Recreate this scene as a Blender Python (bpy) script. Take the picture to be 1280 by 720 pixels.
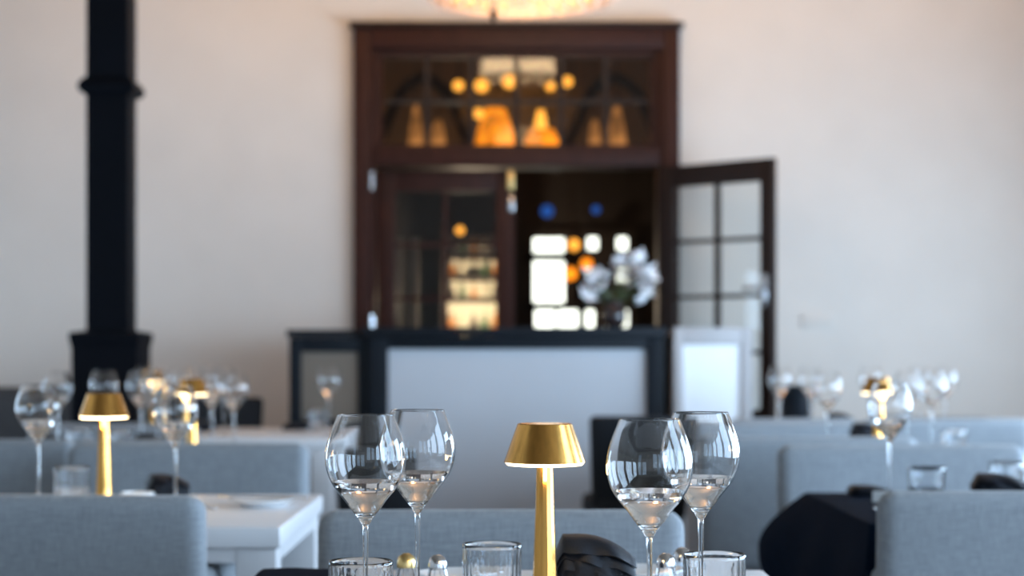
import bpy, bmesh, math, random
from mathutils import Vector, Matrix
C = bpy.context.scene
COL = C.collection
PI = math.pi
random.seed(7)
for o in list(bpy.data.objects): bpy.data.objects.remove(o)

# ------------------------------------------------------------------ camera
F = 2300.0; HY = 435.0; CZ = 1.12; T = 0.75      # focal px, horizon row, camera height, table height
cam = bpy.data.cameras.new('camera'); camo = bpy.data.objects.new('camera', cam); COL.objects.link(camo)
camo.location = (0, 0, CZ); camo.rotation_euler = (PI/2, 0, 0)
cam.sensor_width = 36; cam.lens = F/1280*36; cam.shift_y = (HY-360)/1280; cam.clip_start = .05
cam.dof.use_dof = True; cam.dof.focus_distance = 2.28; cam.dof.aperture_fstop = 4.0
C.camera = camo
# ------------------------------------------------------------------ world, light, exposure
w = bpy.data.worlds.new('world'); C.world = w; w.use_nodes = True
wn = w.node_tree.nodes; wl = w.node_tree.links
sky = wn.new('ShaderNodeTexSky'); sky.sky_type = 'HOSEK_WILKIE'; sky.turbidity = 4; sky.sun_direction = (0.3, -.5, .8)
bg = wn['Background']; wl.new(sky.outputs[0], bg.inputs[0]); bg.inputs[1].default_value = 1.0
VS = C.view_settings; VS.view_transform = 'Standard'; VS.look = 'None'; VS.gamma = 1; VS.exposure = -0.55
C.display_settings.display_device = 'sRGB'

XLW = -4.35
def area(name, loc, rot, sx, sy, power, col):
    l = bpy.data.lights.new(name, 'AREA'); l.shape = 'RECTANGLE'; l.size = sx; l.size_y = sy
    l.energy = power; l.color = col
    o = bpy.data.objects.new(name, l); o.location = loc; o.rotation_euler = rot; COL.objects.link(o); return o
# daylight just outside the windows: three in the right wall, four in the wall behind the camera
RW = [(-2.2, 1.5), (-.2, 1.5), (1.8, 1.5), (3.8, 1.5), (5.8, 1.5), (7.8, 1.5)]           # (centre y, width)
FW = [(-3.2, 1.0), (1.2, 1.1), (2.7, 1.1)]   # (centre x, width)
WZ0, WZ1 = .60, 2.40
def head(y): return 3.15 if y < 2.5 else 2.2 if y < 5 else 1.75      # the windows near the camera are taller
for y, ww in RW:
    area('daylight', (3.50, y, (WZ0+head(y))/2), (0, PI/2, 0), head(y)-WZ0, ww, 150 if y < 2.5 else 185 if y < 5 else 240 if y < 7 else 165, (.55, .76, 1))
for x, ww in FW:
    area('daylight', (x, -3.60, (WZ0+3.15)/2), (PI/2, 0, 0), ww, 3.15-WZ0, 16 if x < 0 else 34, (.55, .76, 1))

area('daylight', (XLW, 7.9, 1.125), (0, -PI/2, 0), 1.25, 1.6, 60, (.55, .76, 1))       # unseen low window added in the left wall, brightens the lower back wall

def bulb(name, loc, power, col, r=.03):
    l = bpy.data.lights.new(name, 'POINT'); l.energy = power; l.color = col; l.shadow_soft_size = r
    o = bpy.data.objects.new(name, l); o.location = loc; COL.objects.link(o); return o

# ------------------------------------------------------------------ materials
def P(name, col, rough=.5, metal=0, noise=0, nscale=20, bump=0, bscale=60, stretch=(1,1,1), col2=None, **kw):
    m = bpy.data.materials.new(name); m.use_nodes = True
    n = m.node_tree.nodes; l = m.node_tree.links; b = n['Principled BSDF']
    b.inputs['Base Color'].default_value = (*col, 1); b.inputs['Roughness'].default_value = rough
    b.inputs['Metallic'].default_value = metal
    for k, v in kw.items(): b.inputs[k.replace('_', ' ')].default_value = v
    if noise or bump:
        tc = n.new('ShaderNodeTexCoord'); mp = n.new('ShaderNodeMapping'); mp.inputs['Scale'].default_value = stretch
        l.new(tc.outputs['Object'], mp.inputs[0])
    if noise:
        t = n.new('ShaderNodeTexNoise'); t.inputs['Scale'].default_value = nscale; t.inputs['Detail'].default_value = 5
        l.new(mp.outputs[0], t.inputs[0])
        r = n.new('ShaderNodeValToRGB'); c2 = col2 or tuple(c*(1-noise) for c in col)
        r.color_ramp.elements[0].color = (*c2, 1); r.color_ramp.elements[0].position = .3
        r.color_ramp.elements[1].color = (*col, 1); r.color_ramp.elements[1].position = .7
        l.new(t.outputs['Fac'], r.inputs[0]); l.new(r.outputs[0], b.inputs['Base Color'])
    if bump:
        t2 = n.new('ShaderNodeTexNoise'); t2.inputs['Scale'].default_value = bscale; t2.inputs['Detail'].default_value = 3
        l.new(mp.outputs[0], t2.inputs[0])
        bp = n.new('ShaderNodeBump'); bp.inputs['Strength'].default_value = bump; bp.inputs['Distance'].default_value = .003
        l.new(t2.outputs['Fac'], bp.inputs['Height']); l.new(bp.outputs[0], b.inputs['Normal'])
    return m
def linen(name, col, col2):
    m = P(name, col, .9); n = m.node_tree.nodes; l = m.node_tree.links; b = n['Principled BSDF']
    tc = n.new('ShaderNodeTexCoord'); outs = []
    for sc in ((30, 30, 700), (700, 30, 30)):
        mp = n.new('ShaderNodeMapping'); mp.inputs['Scale'].default_value = sc; l.new(tc.outputs['Object'], mp.inputs[0])
        t = n.new('ShaderNodeTexNoise'); t.inputs['Scale'].default_value = 1; t.inputs['Detail'].default_value = 2
        l.new(mp.outputs[0], t.inputs[0]); outs.append(t.outputs['Fac'])
    a = n.new('ShaderNodeMath'); a.operation = 'ADD'; l.new(outs[0], a.inputs[0]); l.new(outs[1], a.inputs[1])
    mr = n.new('ShaderNodeMapRange'); mr.inputs[1].default_value = .75; mr.inputs[2].default_value = 1.25; l.new(a.outputs[0], mr.inputs[0])
    mx = n.new('ShaderNodeMixRGB'); mx.inputs[1].default_value = (*col2, 1); mx.inputs[2].default_value = (*col, 1)
    l.new(mr.outputs[0], mx.inputs[0]); l.new(mx.outputs[0], b.inputs['Base Color'])
    bp = n.new('ShaderNodeBump'); bp.inputs['Strength'].default_value = .4; bp.inputs['Distance'].default_value = .001
    l.new(a.outputs[0], bp.inputs['Height']); l.new(bp.outputs[0], b.inputs['Normal'])
    b.inputs['Sheen Weight'].default_value = .2
    return m
def emis(name, col, s, noise=0, nscale=6):
    m = bpy.data.materials.new(name); m.use_nodes = True; n = m.node_tree.nodes; l = m.node_tree.links
    n.remove(n['Principled BSDF']); e = n.new('ShaderNodeEmission'); e.inputs[0].default_value = (*col, 1); e.inputs[1].default_value = s
    l.new(e.outputs[0], n['Material Output'].inputs[0])
    if noise:
        tc = n.new('ShaderNodeTexCoord'); t = n.new('ShaderNodeTexNoise'); t.inputs['Scale'].default_value = nscale
        l.new(tc.outputs['Object'], t.inputs[0]); mr = n.new('ShaderNodeMapRange'); mr.inputs[1].default_value = .35; mr.inputs[2].default_value = .65
        mr.inputs[3].default_value = s*(1-noise); mr.inputs[4].default_value = s; l.new(t.outputs['Fac'], mr.inputs[0]); l.new(mr.outputs[0], e.inputs[1])
    return m
def thin_glass(name, tint=(1,1,1)):
    m = bpy.data.materials.new(name); m.use_nodes = True; n = m.node_tree.nodes; l = m.node_tree.links
    n.remove(n['Principled BSDF']); t = n.new('ShaderNodeBsdfTransparent'); t.inputs[0].default_value = (*tint, 1)
    g = n.new('ShaderNodeBsdfGlossy'); g.inputs['Roughness'].default_value = .03
    fr = n.new('ShaderNodeFresnel'); fr.inputs[0].default_value = 1.3; mx = n.new('ShaderNodeMixShader')
    l.new(fr.outputs[0], mx.inputs[0]); l.new(t.outputs[0], mx.inputs[1]); l.new(g.outputs[0], mx.inputs[2]); l.new(mx.outputs[0], n['Material Output'].inputs[0])
    return m
M = {}
M['wall'] = P('warm_white_plaster', (.69, .63, .57), .85, noise=.05, nscale=3, bump=.15, bscale=90)
M['ceiling'] = P('tan_ceiling_paint', (.30, .235, .18), .9, noise=.05, nscale=4)
M['floor'] = P('dark_oak_floor', (.07, .05, .035), .4, noise=.5, nscale=6, stretch=(1, 8, 1), bump=.2, bscale=20)
M['seam'] = M['floor']
M['mahogany'] = P('mahogany', (.045, .013, .008), .5, noise=.45, nscale=10, stretch=(6, 6, 1), bump=.15, bscale=30, Specular_IOR_Level=.2)
M['dark_wood'] = P('dark_walnut', (.022, .011, .008), .5, noise=.4, nscale=12, stretch=(6, 6, 1), Specular_IOR_Level=.25)
M['black_paint'] = P('satin_black_paint', (.004, .008, .014), .5, noise=.3, nscale=5, Specular_IOR_Level=.25)
M['column'] = P('black_cast_iron_paint', (.002, .003, .006), .6, noise=.3, nscale=5, Specular_IOR_Level=.1)
M['panel'] = P('pale_grey_panel_paint', (.55, .58, .62), .55, noise=.05, nscale=2)
M['taupe'] = P('taupe_panel_paint', (.20, .165, .13), .6, noise=.1, nscale=3)
M['pale_frame'] = P('light_taupe_frame', (.42, .40, .40), .5, noise=.08, nscale=4)  # stand frame, much paler than the left cabinet frame
M['white_panel'] = P('white_stand_panel', (.85, .86, .88), .4, noise=.03, nscale=4)  # stand panel, much paler than the left cabinet panel
M['linen'] = linen('grey_linen', (.33, .355, .38), (.20, .22, .245))
M['linen_b'] = linen('beige_linen', (.44, .42, .40), (.32, .31, .30))
M['leg_wood'] = P('ebonised_leg_wood', (.05, .035, .025), .4, noise=.3, nscale=10)
M['white_paint'] = P('white_table_lacquer', (.74, .73, .74), .35, noise=.04, nscale=6)
M['navy'] = P('navy_linen', (.004, .011, .026), .85, noise=.3, nscale=60, bump=.3, bscale=500, Specular_IOR_Level=.05)
M['napkin'] = P('midnight_napkin_linen', (.004, .007, .015), .5, noise=.4, nscale=80, bump=.4, bscale=700, Specular_IOR_Level=.3)
M['black_fabric'] = P('black_upholstery', (.005, .007, .011), .8, noise=.3, nscale=40, bump=.2, bscale=300)
M['charcoal'] = P('charcoal_upholstery', (.05, .048, .05), .8, noise=.3, nscale=30, bump=.2, bscale=300)
M['glass'] = P('clear_glass', (1, 1, 1), 0, Transmission_Weight=1.0, IOR=1.47)
M['glass_ribbed'] = P('pressed_clear_glass', (.98, .99, 1), .02, Transmission_Weight=1.0, IOR=1.5)
M['water'] = P('clear_water', (1, 1, 1), 0, Transmission_Weight=1.0, IOR=1.33)
M['pane'] = thin_glass('window_glass', (.93, .95, .95))
M['brass'] = P('brushed_brass', (.90, .47, .12), .2, 1, noise=.3, nscale=12, stretch=(9, 9, .1))
M['brass_plain'] = P('polished_brass', (.80, .58, .25), .3, 1)
M['steel'] = P('polished_steel', (.7, .7, .72), .18, 1, noise=.1, nscale=60)
M['china'] = P('white_china', (.82, .82, .82), .15, noise=.02, nscale=8)
M['paper'] = P('white_card', (.85, .85, .84), .7, noise=.03, nscale=20)
M['diffuser'] = emis('lamp_diffuser', (1, .80, .50), 12)
M['bulb'] = emis('warm_bulb', (1, .40, .05), 3)
M['amber_shade'] = emis('amber_glass_shade', (1, .27, .012), 3, .65, 7)
M['amber_dim'] = emis('dim_amber_glass_shade', (1, .38, .10), .9, .7, 8)
M['daypane'] = emis('daylit_window_glass', (.96, 1, .88), 5, .2, 4)
M['blue_glow'] = emis('blue_highlight_glow', (.06, .25, 1), .5)  # glow standing in for faint blue highlights
M['chand_glow'] = emis('chandelier_bulb_glow', (1, .42, .12), 6.0, .35, 9)
M['crystal'] = P('frosted_crystal', (1, .93, .85), .25, noise=.1, nscale=30, Transmission_Weight=.8, IOR=1.3)
M['bar_wall'] = P('dark_brown_bar_wall', (.02, .014, .012), .6, noise=.3, nscale=3)
M['warm_wall'] = P('ochre_wall', (.20, .10, .045), .7, noise=.3, nscale=2)
M['cream_shelf'] = P('cream_shelf_back', (.75, .66, .48), .5, noise=.15, nscale=5)
M['petal'] = P('white_petal', (.88, .86, .87), .6, noise=.06, nscale=30, Subsurface_Weight=.1)
M['leaf'] = P('olive_leaf', (.10, .12, .045), .5, noise=.4, nscale=20)
M['stem_green'] = P('green_stem', (.10, .13, .05), .5, noise=.3, nscale=20)
for k, c in dict(bottle_amber=(.55, .20, .04), bottle_green=(.05, .16, .07), bottle_dark=(.03, .02, .02), bottle_cream=(.75, .68, .5)).items():
    M[k] = P(k+'_glass', c, .1, noise=.1, nscale=10)

# ------------------------------------------------------------------ mesh helpers
def obj(name, bm, mat, parent=None, loc=None, rot=None, smooth=True, sharp=40):
    me = bpy.data.meshes.new(name)
    bmesh.ops.recalc_face_normals(bm, faces=bm.faces)
    if smooth:
        for f in bm.faces: f.smooth = True
        lim = math.radians(sharp)
        for e in bm.edges:
            if len(e.link_faces) == 2 and e.calc_face_angle(0) > lim: e.smooth = False
    bm.to_mesh(me); bm.free()
    me.materials.append(M[mat] if isinstance(mat, str) else mat)
    o = bpy.data.objects.new(name, me); COL.objects.link(o)
    if parent: o.parent = parent
    if loc: o.location = loc
    if rot: o.rotation_euler = rot
    return o
def thing(name, label, cat, loc=(0,0,0), rz=0, group=None):
    o = bpy.data.objects.new(name, None); COL.objects.link(o); o.empty_display_size = .1
    o.location = loc; o.rotation_euler = (0, 0, rz); tag(o, label, cat, group); return o
def tag(o, label=None, cat=None, group=None, kind=None):
    if label: o['label'] = label
    if cat: o['category'] = cat
    if group: o['group'] = group
    if kind: o['kind'] = kind
    return o
def struct(name, bm, mat, parent=None, **k):
    o = obj(name, bm, mat, parent, **k)
    if not parent: o['kind'] = 'structure'
    return o
def structroot(name, loc=(0,0,0), rz=0):
    o = bpy.data.objects.new(name, None); COL.objects.link(o); o.location = loc; o.rotation_euler = (0,0,rz); o['kind'] = 'structure'; return o
def dup(root, loc, rz=0, label=None, group=None, scale=None):
    r = root.copy(); COL.objects.link(r); r.location = loc; r.rotation_euler = (0, 0, rz)
    if label: r['label'] = label
    if group: r['group'] = group
    if scale: r.scale = scale
    for ch in list(root.children):
        c = ch.copy(); COL.objects.link(c); c.parent = r
        for g in ch.children:
            d = g.copy(); COL.objects.link(d); d.parent = c
    return r
def box(bm, x0, x1, y0, y1, z0, z1, bev=0):
    vs = [bm.verts.new((x, y, z)) for x in (x0, x1) for y in (y0, y1) for z in (z0, z1)]
    fs = [bm.faces.new([vs[i] for i in q]) for q in ((0,1,3,2), (4,6,7,5), (0,4,5,1), (2,3,7,6), (0,2,6,4), (1,5,7,3))]
    if bev:
        es = list({e for f in fs for e in f.edges})
        bmesh.ops.bevel(bm, geom=es, offset=bev, segments=2, affect='EDGES', profile=.6)
    return bm
def nb(*a, **k): return box(bmesh.new(), *a, **k)
def rbox(sx, sy, sz, r, n=4, mid=4, cx=0, cy=0, cz=0, bm=None, fn=None):
    """rounded box centred on (cx,cy,cz); fn warps each vertex"""
    own = bmesh.new()
    def cs(s):
        h = s/2; inner = h-r
        a = [-h + r*(1-math.cos(i/n*PI/2)) for i in range(n)]
        b = [-inner + 2*inner*i/mid for i in range(mid+1)]
        return a + b + [-v for v in reversed(a)]
    X, Y, Z = cs(sx), cs(sy), cs(sz)
    def face(U, V, mk):
        g = [[own.verts.new(mk(u, v)) for v in V] for u in U]
        for i in range(len(U)-1):
            for j in range(len(V)-1): own.faces.new((g[i][j], g[i+1][j], g[i+1][j+1], g[i][j+1]))
    for s in (-1, 1):
        face(X, Y, lambda u, v: (u, v, s*sz/2)); face(X, Z, lambda u, v: (u, s*sy/2, v)); face(Y, Z, lambda u, v: (s*sx/2, u, v))
    bmesh.ops.remove_doubles(own, verts=own.verts, dist=1e-6)
    ih = Vector((sx/2-r, sy/2-r, sz/2-r))
    for v in own.verts:
        q = Vector([max(-ih[i], min(ih[i], v.co[i])) for i in range(3)]); d = v.co-q
        if d.length > 1e-9: v.co = q + d.normalized()*r
        v.co += Vector((cx, cy, cz))
        if fn: v.co = Vector(fn(*v.co))
    if bm is None: return own
    me = bpy.data.meshes.new('t'); own.to_mesh(me); own.free(); bm.from_mesh(me); bpy.data.meshes.remove(me); return bm
def lathe(prof, n=40, bm=None, cx=0, cy=0, ribs=0, amp=0, ribz=(0, 9)):
    """closed or open profile [(r,z)...] turned about z"""
    bm = bm or bmesh.new(); rings = []
    for r, z in prof:
        if r < 1e-6: rings.append([bm.verts.new((cx, cy, z))]); continue
        ring = []
        for i in range(n):
            a = 2*PI*i/n; rr = r
            if ribs and ribz[0] <= z <= ribz[1]: rr = r + amp*math.cos(a*ribs)
            ring.append(bm.verts.new((cx+rr*math.cos(a), cy+rr*math.sin(a), z)))
        rings.append(ring)
    for A, B in zip(rings, rings[1:]):
        if len(A) == 1 and len(B) == 1: continue
        for i in range(n):
            j = (i+1) % n
            if len(A) == 1: bm.faces.new((A[0], B[i], B[j]))
            elif len(B) == 1: bm.faces.new((A[i], A[j], B[0]))
            else: bm.faces.new((A[i], A[j], B[j], B[i]))
    return bm
def spline(pts, k=4):
    out = []
    for i in range(len(pts)-1):
        p0 = pts[max(i-1, 0)]; p1 = pts[i]; p2 = pts[i+1]; p3 = pts[min(i+2, len(pts)-1)]
        for s in range(k):
            t = s/k
            out.append(tuple(.5*((2*p1[c]) + (-p0[c]+p2[c])*t + (2*p0[c]-5*p1[c]+4*p2[c]-p3[c])*t*t + (-p0[c]+3*p1[c]-3*p2[c]+p3[c])*t**3) for c in range(len(p1))))
    out.append(tuple(pts[-1])); return out
def tube(path, r, n=8, bm=None, r1=None):
    bm = bm or bmesh.new(); rings = []; path = [Vector(p) for p in path]
    for i, p in enumerate(path):
        d = (path[min(i+1, len(path)-1)] - path[max(i-1, 0)]).normalized()
        u = d.cross(Vector((0, 0, 1))); u = u if u.length > .05 else d.cross(Vector((1, 0, 0))); u.normalize(); v = d.cross(u)
        rr = r + ((r1 if r1 is not None else r)-r)*i/(len(path)-1)
        rings.append([bm.verts.new(p + rr*(math.cos(2*PI*k/n)*u + math.sin(2*PI*k/n)*v)) for k in range(n)])
    for A, B in zip(rings, rings[1:]):
        for k in range(n): bm.faces.new((A[k], A[(k+1) % n], B[(k+1) % n], B[k]))
    bm.faces.new(rings[0]); bm.faces.new(rings[-1]); return bm
def at(px, d):                 # lateral world position of a photo column at a depth
    return (px-640)/F*d

# ================================================================== SETTING
XL, XR, YF, YB, ZC, YE = -4.3, 3.45, -3.55, 10.1, 3.7, 14.2
fl = struct('floor', nb(XL-.2, XR+.2, YF-.2, YE+.2, -.1, -.004), 'floor')
# floorboards laid across the part of the room the camera looks over
pl = None
cnt = 0
for i in range(18):
    x = -3.4 + i*.38
    for j in range(3):
        y0 = 2.0 + j*2.66 + (.6 if i % 2 else 0)
        if pl is None:
            pl = obj('floorboard', nb(-.1885, .1885, 0, 2.65, -.004, .012, bev=.002), 'floor', fl, (x, y0, 0)); o = pl
        else:
            o = pl.copy(); COL.objects.link(o); o.location = (x, y0, 0)
        if y0+2.65 > 10.0: o.scale = (1, (10.0-y0)/2.65, 1)
struct('ceiling', nb(XL-.2, XR+.2, YF-.2, YE+.2, ZC, ZC+.15), 'ceiling')

def wall_with_holes(along, fixed0, fixed1, a0, a1, holes, mat, name):
    bm = bmesh.new()
    def b(u0, u1, z0, z1):
        if u1-u0 < 1e-4 or z1-z0 < 1e-4: return
        if along == 'x': box(bm, u0, u1, fixed0, fixed1, z0, z1)
        else: box(bm, fixed0, fixed1, u0, u1, z0, z1)
    u = a0
    for h0, h1, z0, z1 in sorted(holes):
        b(u, h0, 0, ZC); b(h0, h1, 0, z0); b(h0, h1, z1, ZC); u = h1
    b(u, a1, 0, ZC)
    return struct(name, bm, mat, smooth=False)
wall_with_holes('y', XR, XR+.2, YF-.2, YE+.2, [(y-ww/2, y+ww/2, WZ0, head(y)) for y, ww in RW], 'wall', 'wall_right')
wall_with_holes('x', YF-.2, YF, XL, XR, [(x-ww/2, x+ww/2, WZ0, 3.15) for x, ww in FW], 'wall', 'wall_front')
LW = [(7.9, 1.6, .5, 1.75)]  # opening for the added left window
wall_with_holes('y', XL-.2, XL, YF-.2, YE+.2, [(y-ww/2, y+ww/2, a, b) for y, ww, a, b in LW], 'wall', 'wall_left')
DX0, DX1, DZ = -.80, .845, 2.80
wall_with_holes('x', YB, YB+.22, XL, XR, [(DX0, DX1, 0, DZ)], 'wall', 'wall_back')
struct('wall_far', nb(XL, XR, YE, YE+.2, 0, ZC), 'bar_wall')
struct('baseboard_back', box(nb(XL, -.94, YB-.02, YB, 0, .14, bev=.004), .99, XR, YB-.02, YB, 0, .14, bev=.004), 'white_paint')
struct('baseboard_left', nb(XL, XL+.02, YF, YB-.03, 0, .14, bev=.004), 'white_paint')

# windows behind the camera and at the right
def sash(n, loc, rz, ww, top):
    r = structroot('window_%d' % n, loc, rz); h = top-loc[2]
    bm = bmesh.new(); t = .06
    for a in ((-ww/2, -ww/2+t, 0, h), (ww/2-t, ww/2, 0, h), (-ww/2+t, ww/2-t, 0, t), (-ww/2+t, ww/2-t, h-t, h)):
        box(bm, a[0], a[1], -.03, .03, a[2], a[3])
    obj('window_frame', bm, 'dark_wood', r, smooth=False)
    obj('muntin', nb(-.015, .015, -.02, .02, t, h-t), 'dark_wood', r, smooth=False)
    for k in (1, 2): obj('muntin', nb(-ww/2+t, ww/2-t, -.018, .018, h*k/3-.015, h*k/3+.015), 'dark_wood', r, smooth=False)
    obj('pane', nb(-ww/2+t, ww/2-t, -.002, .002, t, h-t), 'pane', r, smooth=False)
nw = 2
for y, ww in RW: sash(nw, (XR+.1, y, WZ0), PI/2, ww, head(y)); nw += 1
for x, ww in FW: sash(nw, (x, YF-.1, WZ0), 0, ww, 3.15); nw += 1

sash(nw, (XL-.12, 7.9, .5), PI/2, 1.6, 1.75)  # sash of the added left window, out of view
# ---- door surround (casing, lintel between door and transom)
tr = structroot('trim_1')
k10 = 2.291
bm = bmesh.new()
bz = dict(bev=.006)
obj('jamb_casing', nb(-.865, -.775, 10.03, 10.12, 0, 2.87, **bz), 'mahogany', tr)
obj('jamb_casing', nb(.83, .915, 10.03, 10.12, 0, 2.87, **bz), 'mahogany', tr)
obj('head_casing', nb(-.775, .83, 10.03, 10.12, 2.755, 2.87, **bz), 'mahogany', tr)
obj('jamb', nb(-.775, -.748, 10.05, 10.3, 0, 2.755, bev=.003), 'mahogany', tr)
obj('jamb', nb(.803, .83, 10.05, 10.3, 0, 2.755, bev=.003), 'mahogany', tr)
obj('transom_bar', nb(-.748, .803, 10.04, 10.28, 2.115, 2.215, **bz), 'mahogany', tr)
obj('cornice', nb(-.885, .935, 10.0, 10.12, 2.87, 2.895, bev=.004), 'dark_wood', tr)
for z in (.35, 1.2, 1.98):
    h = obj('hinge', lathe([(0, 0), (.012, 0), (.012, .10), (0, .10)], 10, cx=-.762, cy=10.025), 'steel', tr); h.location = (0, 0, z)

# ---- transom window: 6 x 2 panes
wt = structroot('window_1', (0, 10.12, 0))
gx0, gx1, gz0, gz1 = -.712, .762, 2.235, 2.715
bm = bmesh.new()
for a in ((-.748, gx0, 2.215, 2.755), (gx1, .803, 2.215, 2.755), (gx0, gx1, 2.215, gz0), (gx0, gx1, gz1, 2.755)):
    box(bm, a[0], a[1], -.025, .025, a[2], a[3])
obj('window_frame', bm, 'mahogany', wt, smooth=False)
cw = (gx1-gx0)/6
for i in range(1, 6): obj('muntin', nb(gx0+cw*i-.014, gx0+cw*i+.014, -.018, .018, gz0, gz1), 'dark_wood', wt, smooth=False)
zm = (gz0+gz1)/2
for i in range(6):
    obj('muntin', nb(gx0+cw*i+.011, gx0+cw*(i+1)-.011, -.018, .018, zm-.011, zm+.011), 'dark_wood', wt, smooth=False)
    for z0, z1 in ((gz0, zm-.011), (zm+.011, gz1)):
        obj('pane', nb(gx0+cw*i+.011, gx0+cw*(i+1)-.011, -.002, .002, z0, z1), 'pane', wt, smooth=False)

# ---- glazed door leaves
def leaf(n, loc, rz, handle_side, mat):
    r = structroot('door_%d' % n, loc, rz); W, H, t = .757, 2.10, .022
    s = .10; bt = .80; top = .115; rs = .075
    bm = bmesh.new()
    x0, x1 = s, W-rs if n == 2 else W-.10
    for a in ((0, x0, .01, H), (x1, W, .01, H), (x0, x1, H-top, H), (x0, x1, .01, .22), (x0, x1, bt-.12, bt)):
        box(bm, a[0], a[1], -t, t, a[2], a[3], bev=.003)
    obj('door_frame', bm, mat, r)
    obj('bottom_panel', nb(x0, x1, -.01, .01, .22, bt-.12), mat, r, smooth=False)
    nr = 4; gh = (H-top-bt)/nr; xm = (x0+x1)/2
    obj('muntin', nb(xm-.011, xm+.011, -.016, .016, bt, H-top), mat, r, smooth=False)
    for i in range(nr):
        z = bt+gh*i
        for a, b_ in ((x0, xm-.011), (xm+.011, x1)):
            if i: obj('muntin', nb(a, b_, -.016, .016, z-.011, z+.011), mat, r, smooth=False)
            obj('pane', nb(a, b_, -.002, .002, z+(.011 if i else 0), z+gh-(.011 if i < nr-1 else 0)), 'pane', r, smooth=False)
    return r, W, t
l1, W, t = leaf(1, (-.745, 10.17, 0), 0, 1, 'mahogany')
obj('flush_bolt', nb(W-.036, W-.002, -t-.018, -t, 1.99, 2.10, bev=.003), 'brass_plain', l1)
obj('bolt_keep', nb(W-.030, W-.002, -t-.014, -t, 1.87, 1.955, bev=.003), 'steel', l1)
l2, W, t = leaf(2, (.806, 10.0, 0), math.radians(-44), 1, 'dark_wood')
hb = tube([(0, 0, 0), (0, -.04, 0)], .010); tube([(0, -.04, 0), (-.11, -.045, 0)], .009, bm=hb); obj('handle', hb, 'steel', l2, (W-.04, -t, 1.43))
hb = tube([(0, 0, 0), (0, .04, 0)], .010); tube([(0, .04, 0), (-.11, .045, 0)], .009, bm=hb); obj('handle', hb, 'steel', l2, (W-.04, t, 1.43))
obj('escutcheon', nb(W-.06, W-.02, -t-.004, -t, 1.33, 1.50, bev=.001), 'steel', l2)

# ---- iron column
c = structroot('column', (-1.85, 8.5, 0))
def sq(z, w): return (w/2*math.sqrt(2), z)
def sqlathe(prof):
    b = lathe(prof, 4); bmesh.ops.rotate(b, verts=b.verts, matrix=Matrix.Rotation(PI/4, 3, 'Z')); return b
obj('shaft', sqlathe([sq(1.18, .19), sq(3.69, .19)]), 'column', c, smooth=False)
obj('pedestal', sqlathe([(0, .0), sq(0, .30), sq(1.12, .30), sq(1.16, .32), sq(1.19, .32), sq(1.20, .20), (0, 1.20)]), 'column', c, smooth=False)
obj('collar', sqlathe([sq(2.28, .20), sq(2.29, .24), sq(2.315, .26), sq(2.34, .24), sq(2.36, .20)]), 'column', c, smooth=False)
c.name = 'trim_2'
s = structroot('trim_3', (at(1023, 10.1), YB, 1.27)); obj('switch_plate', nb(-.10, .10, -.008, 0, -.04, .04, bev=.002), 'wall', s)
for i in (-.05, 0, .05): obj('switch', nb(i-.014, i+.014, -.013, -.008, -.022, .022, bev=.002), 'wall', s)

# ================================================================== HOST COUNTER
co = thing('host_counter', 'black host counter with a wide pale grey front panel before the double doors', 'counter')
obj('countertop', nb(-.735, .755, 8.97, 9.42, 1.175, 1.222, bev=.004), 'black_paint', co)
bm = bmesh.new()
for a in ((-.704, -.606, .02, 1.172), (.658, .743, .02, 1.172), (-.606, .658, 1.115, 1.172), (-.606, .658, .02, .16)): box(bm, a[0], a[1], 9.0, 9.05, a[2], a[3], bev=.003)
obj('front_frame', bm, 'black_paint', co)
obj('front_panel', nb(-.606, .658, 9.022, 9.045, .16, 1.115), 'panel', co, smooth=False)
obj('carcass', nb(-.70, .74, 9.052, 9.38, .02, 1.172), 'black_paint', co, smooth=False)
co2 = thing('side_cabinet', 'low black cabinet with a taupe panel joining the counter on the left', 'cabinet')
x0, x1 = -1.095, -.712
bm = bmesh.new()
for a in ((x0, x0+.06, .02, 1.172), (x1-.045, x1, .02, 1.172), (x0+.06, x1-.045, 1.10, 1.172), (x0+.06, x1-.045, .70, .77), (x0+.06, x1-.045, .02, .14)): box(bm, a[0], a[1], 9.04, 9.08, a[2], a[3], bev=.003)
obj('front_frame', bm, 'black_paint', co2)
obj('upper_panel', nb(x0+.06, x1-.045, 9.055, 9.075, .77, 1.10), 'taupe', co2, smooth=False)
obj('lower_panel', nb(x0+.06, x1-.045, 9.055, 9.075, .14, .70), 'taupe', co2, smooth=False)
obj('carcass', nb(x0, x1, 9.082, 9.38, .02, 1.172), 'black_paint', co2, smooth=False)
obj('cabinet_top', nb(x0-.012, -.74, 9.02, 9.4, 1.175, 1.21, bev=.003), 'black_paint', co2)
co3 = thing('menu_stand', 'pale taupe framed stand with white panel at the counter right end', 'stand', (.985, 9.0, 0), math.radians(8))
bm = bmesh.new(); h = .195
for a in ((-h, -h+.045, 0, 1.22), (h-.055, h, 0, 1.22), (-h+.045, h-.055, 1.135, 1.22), (-h+.045, h-.055, .0, .12)): box(bm, a[0], a[1], 0, .04, a[2], a[3], bev=.003)
obj('stand_frame', bm, 'pale_frame', co3)
obj('stand_panel', nb(-h+.045, h-.055, .012, .03, .12, 1.135), 'white_panel', co3, smooth=False)
obj('stand_back', nb(-h, h, .042, .22, 0, 1.2), 'pale_frame', co3, smooth=False)

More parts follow.
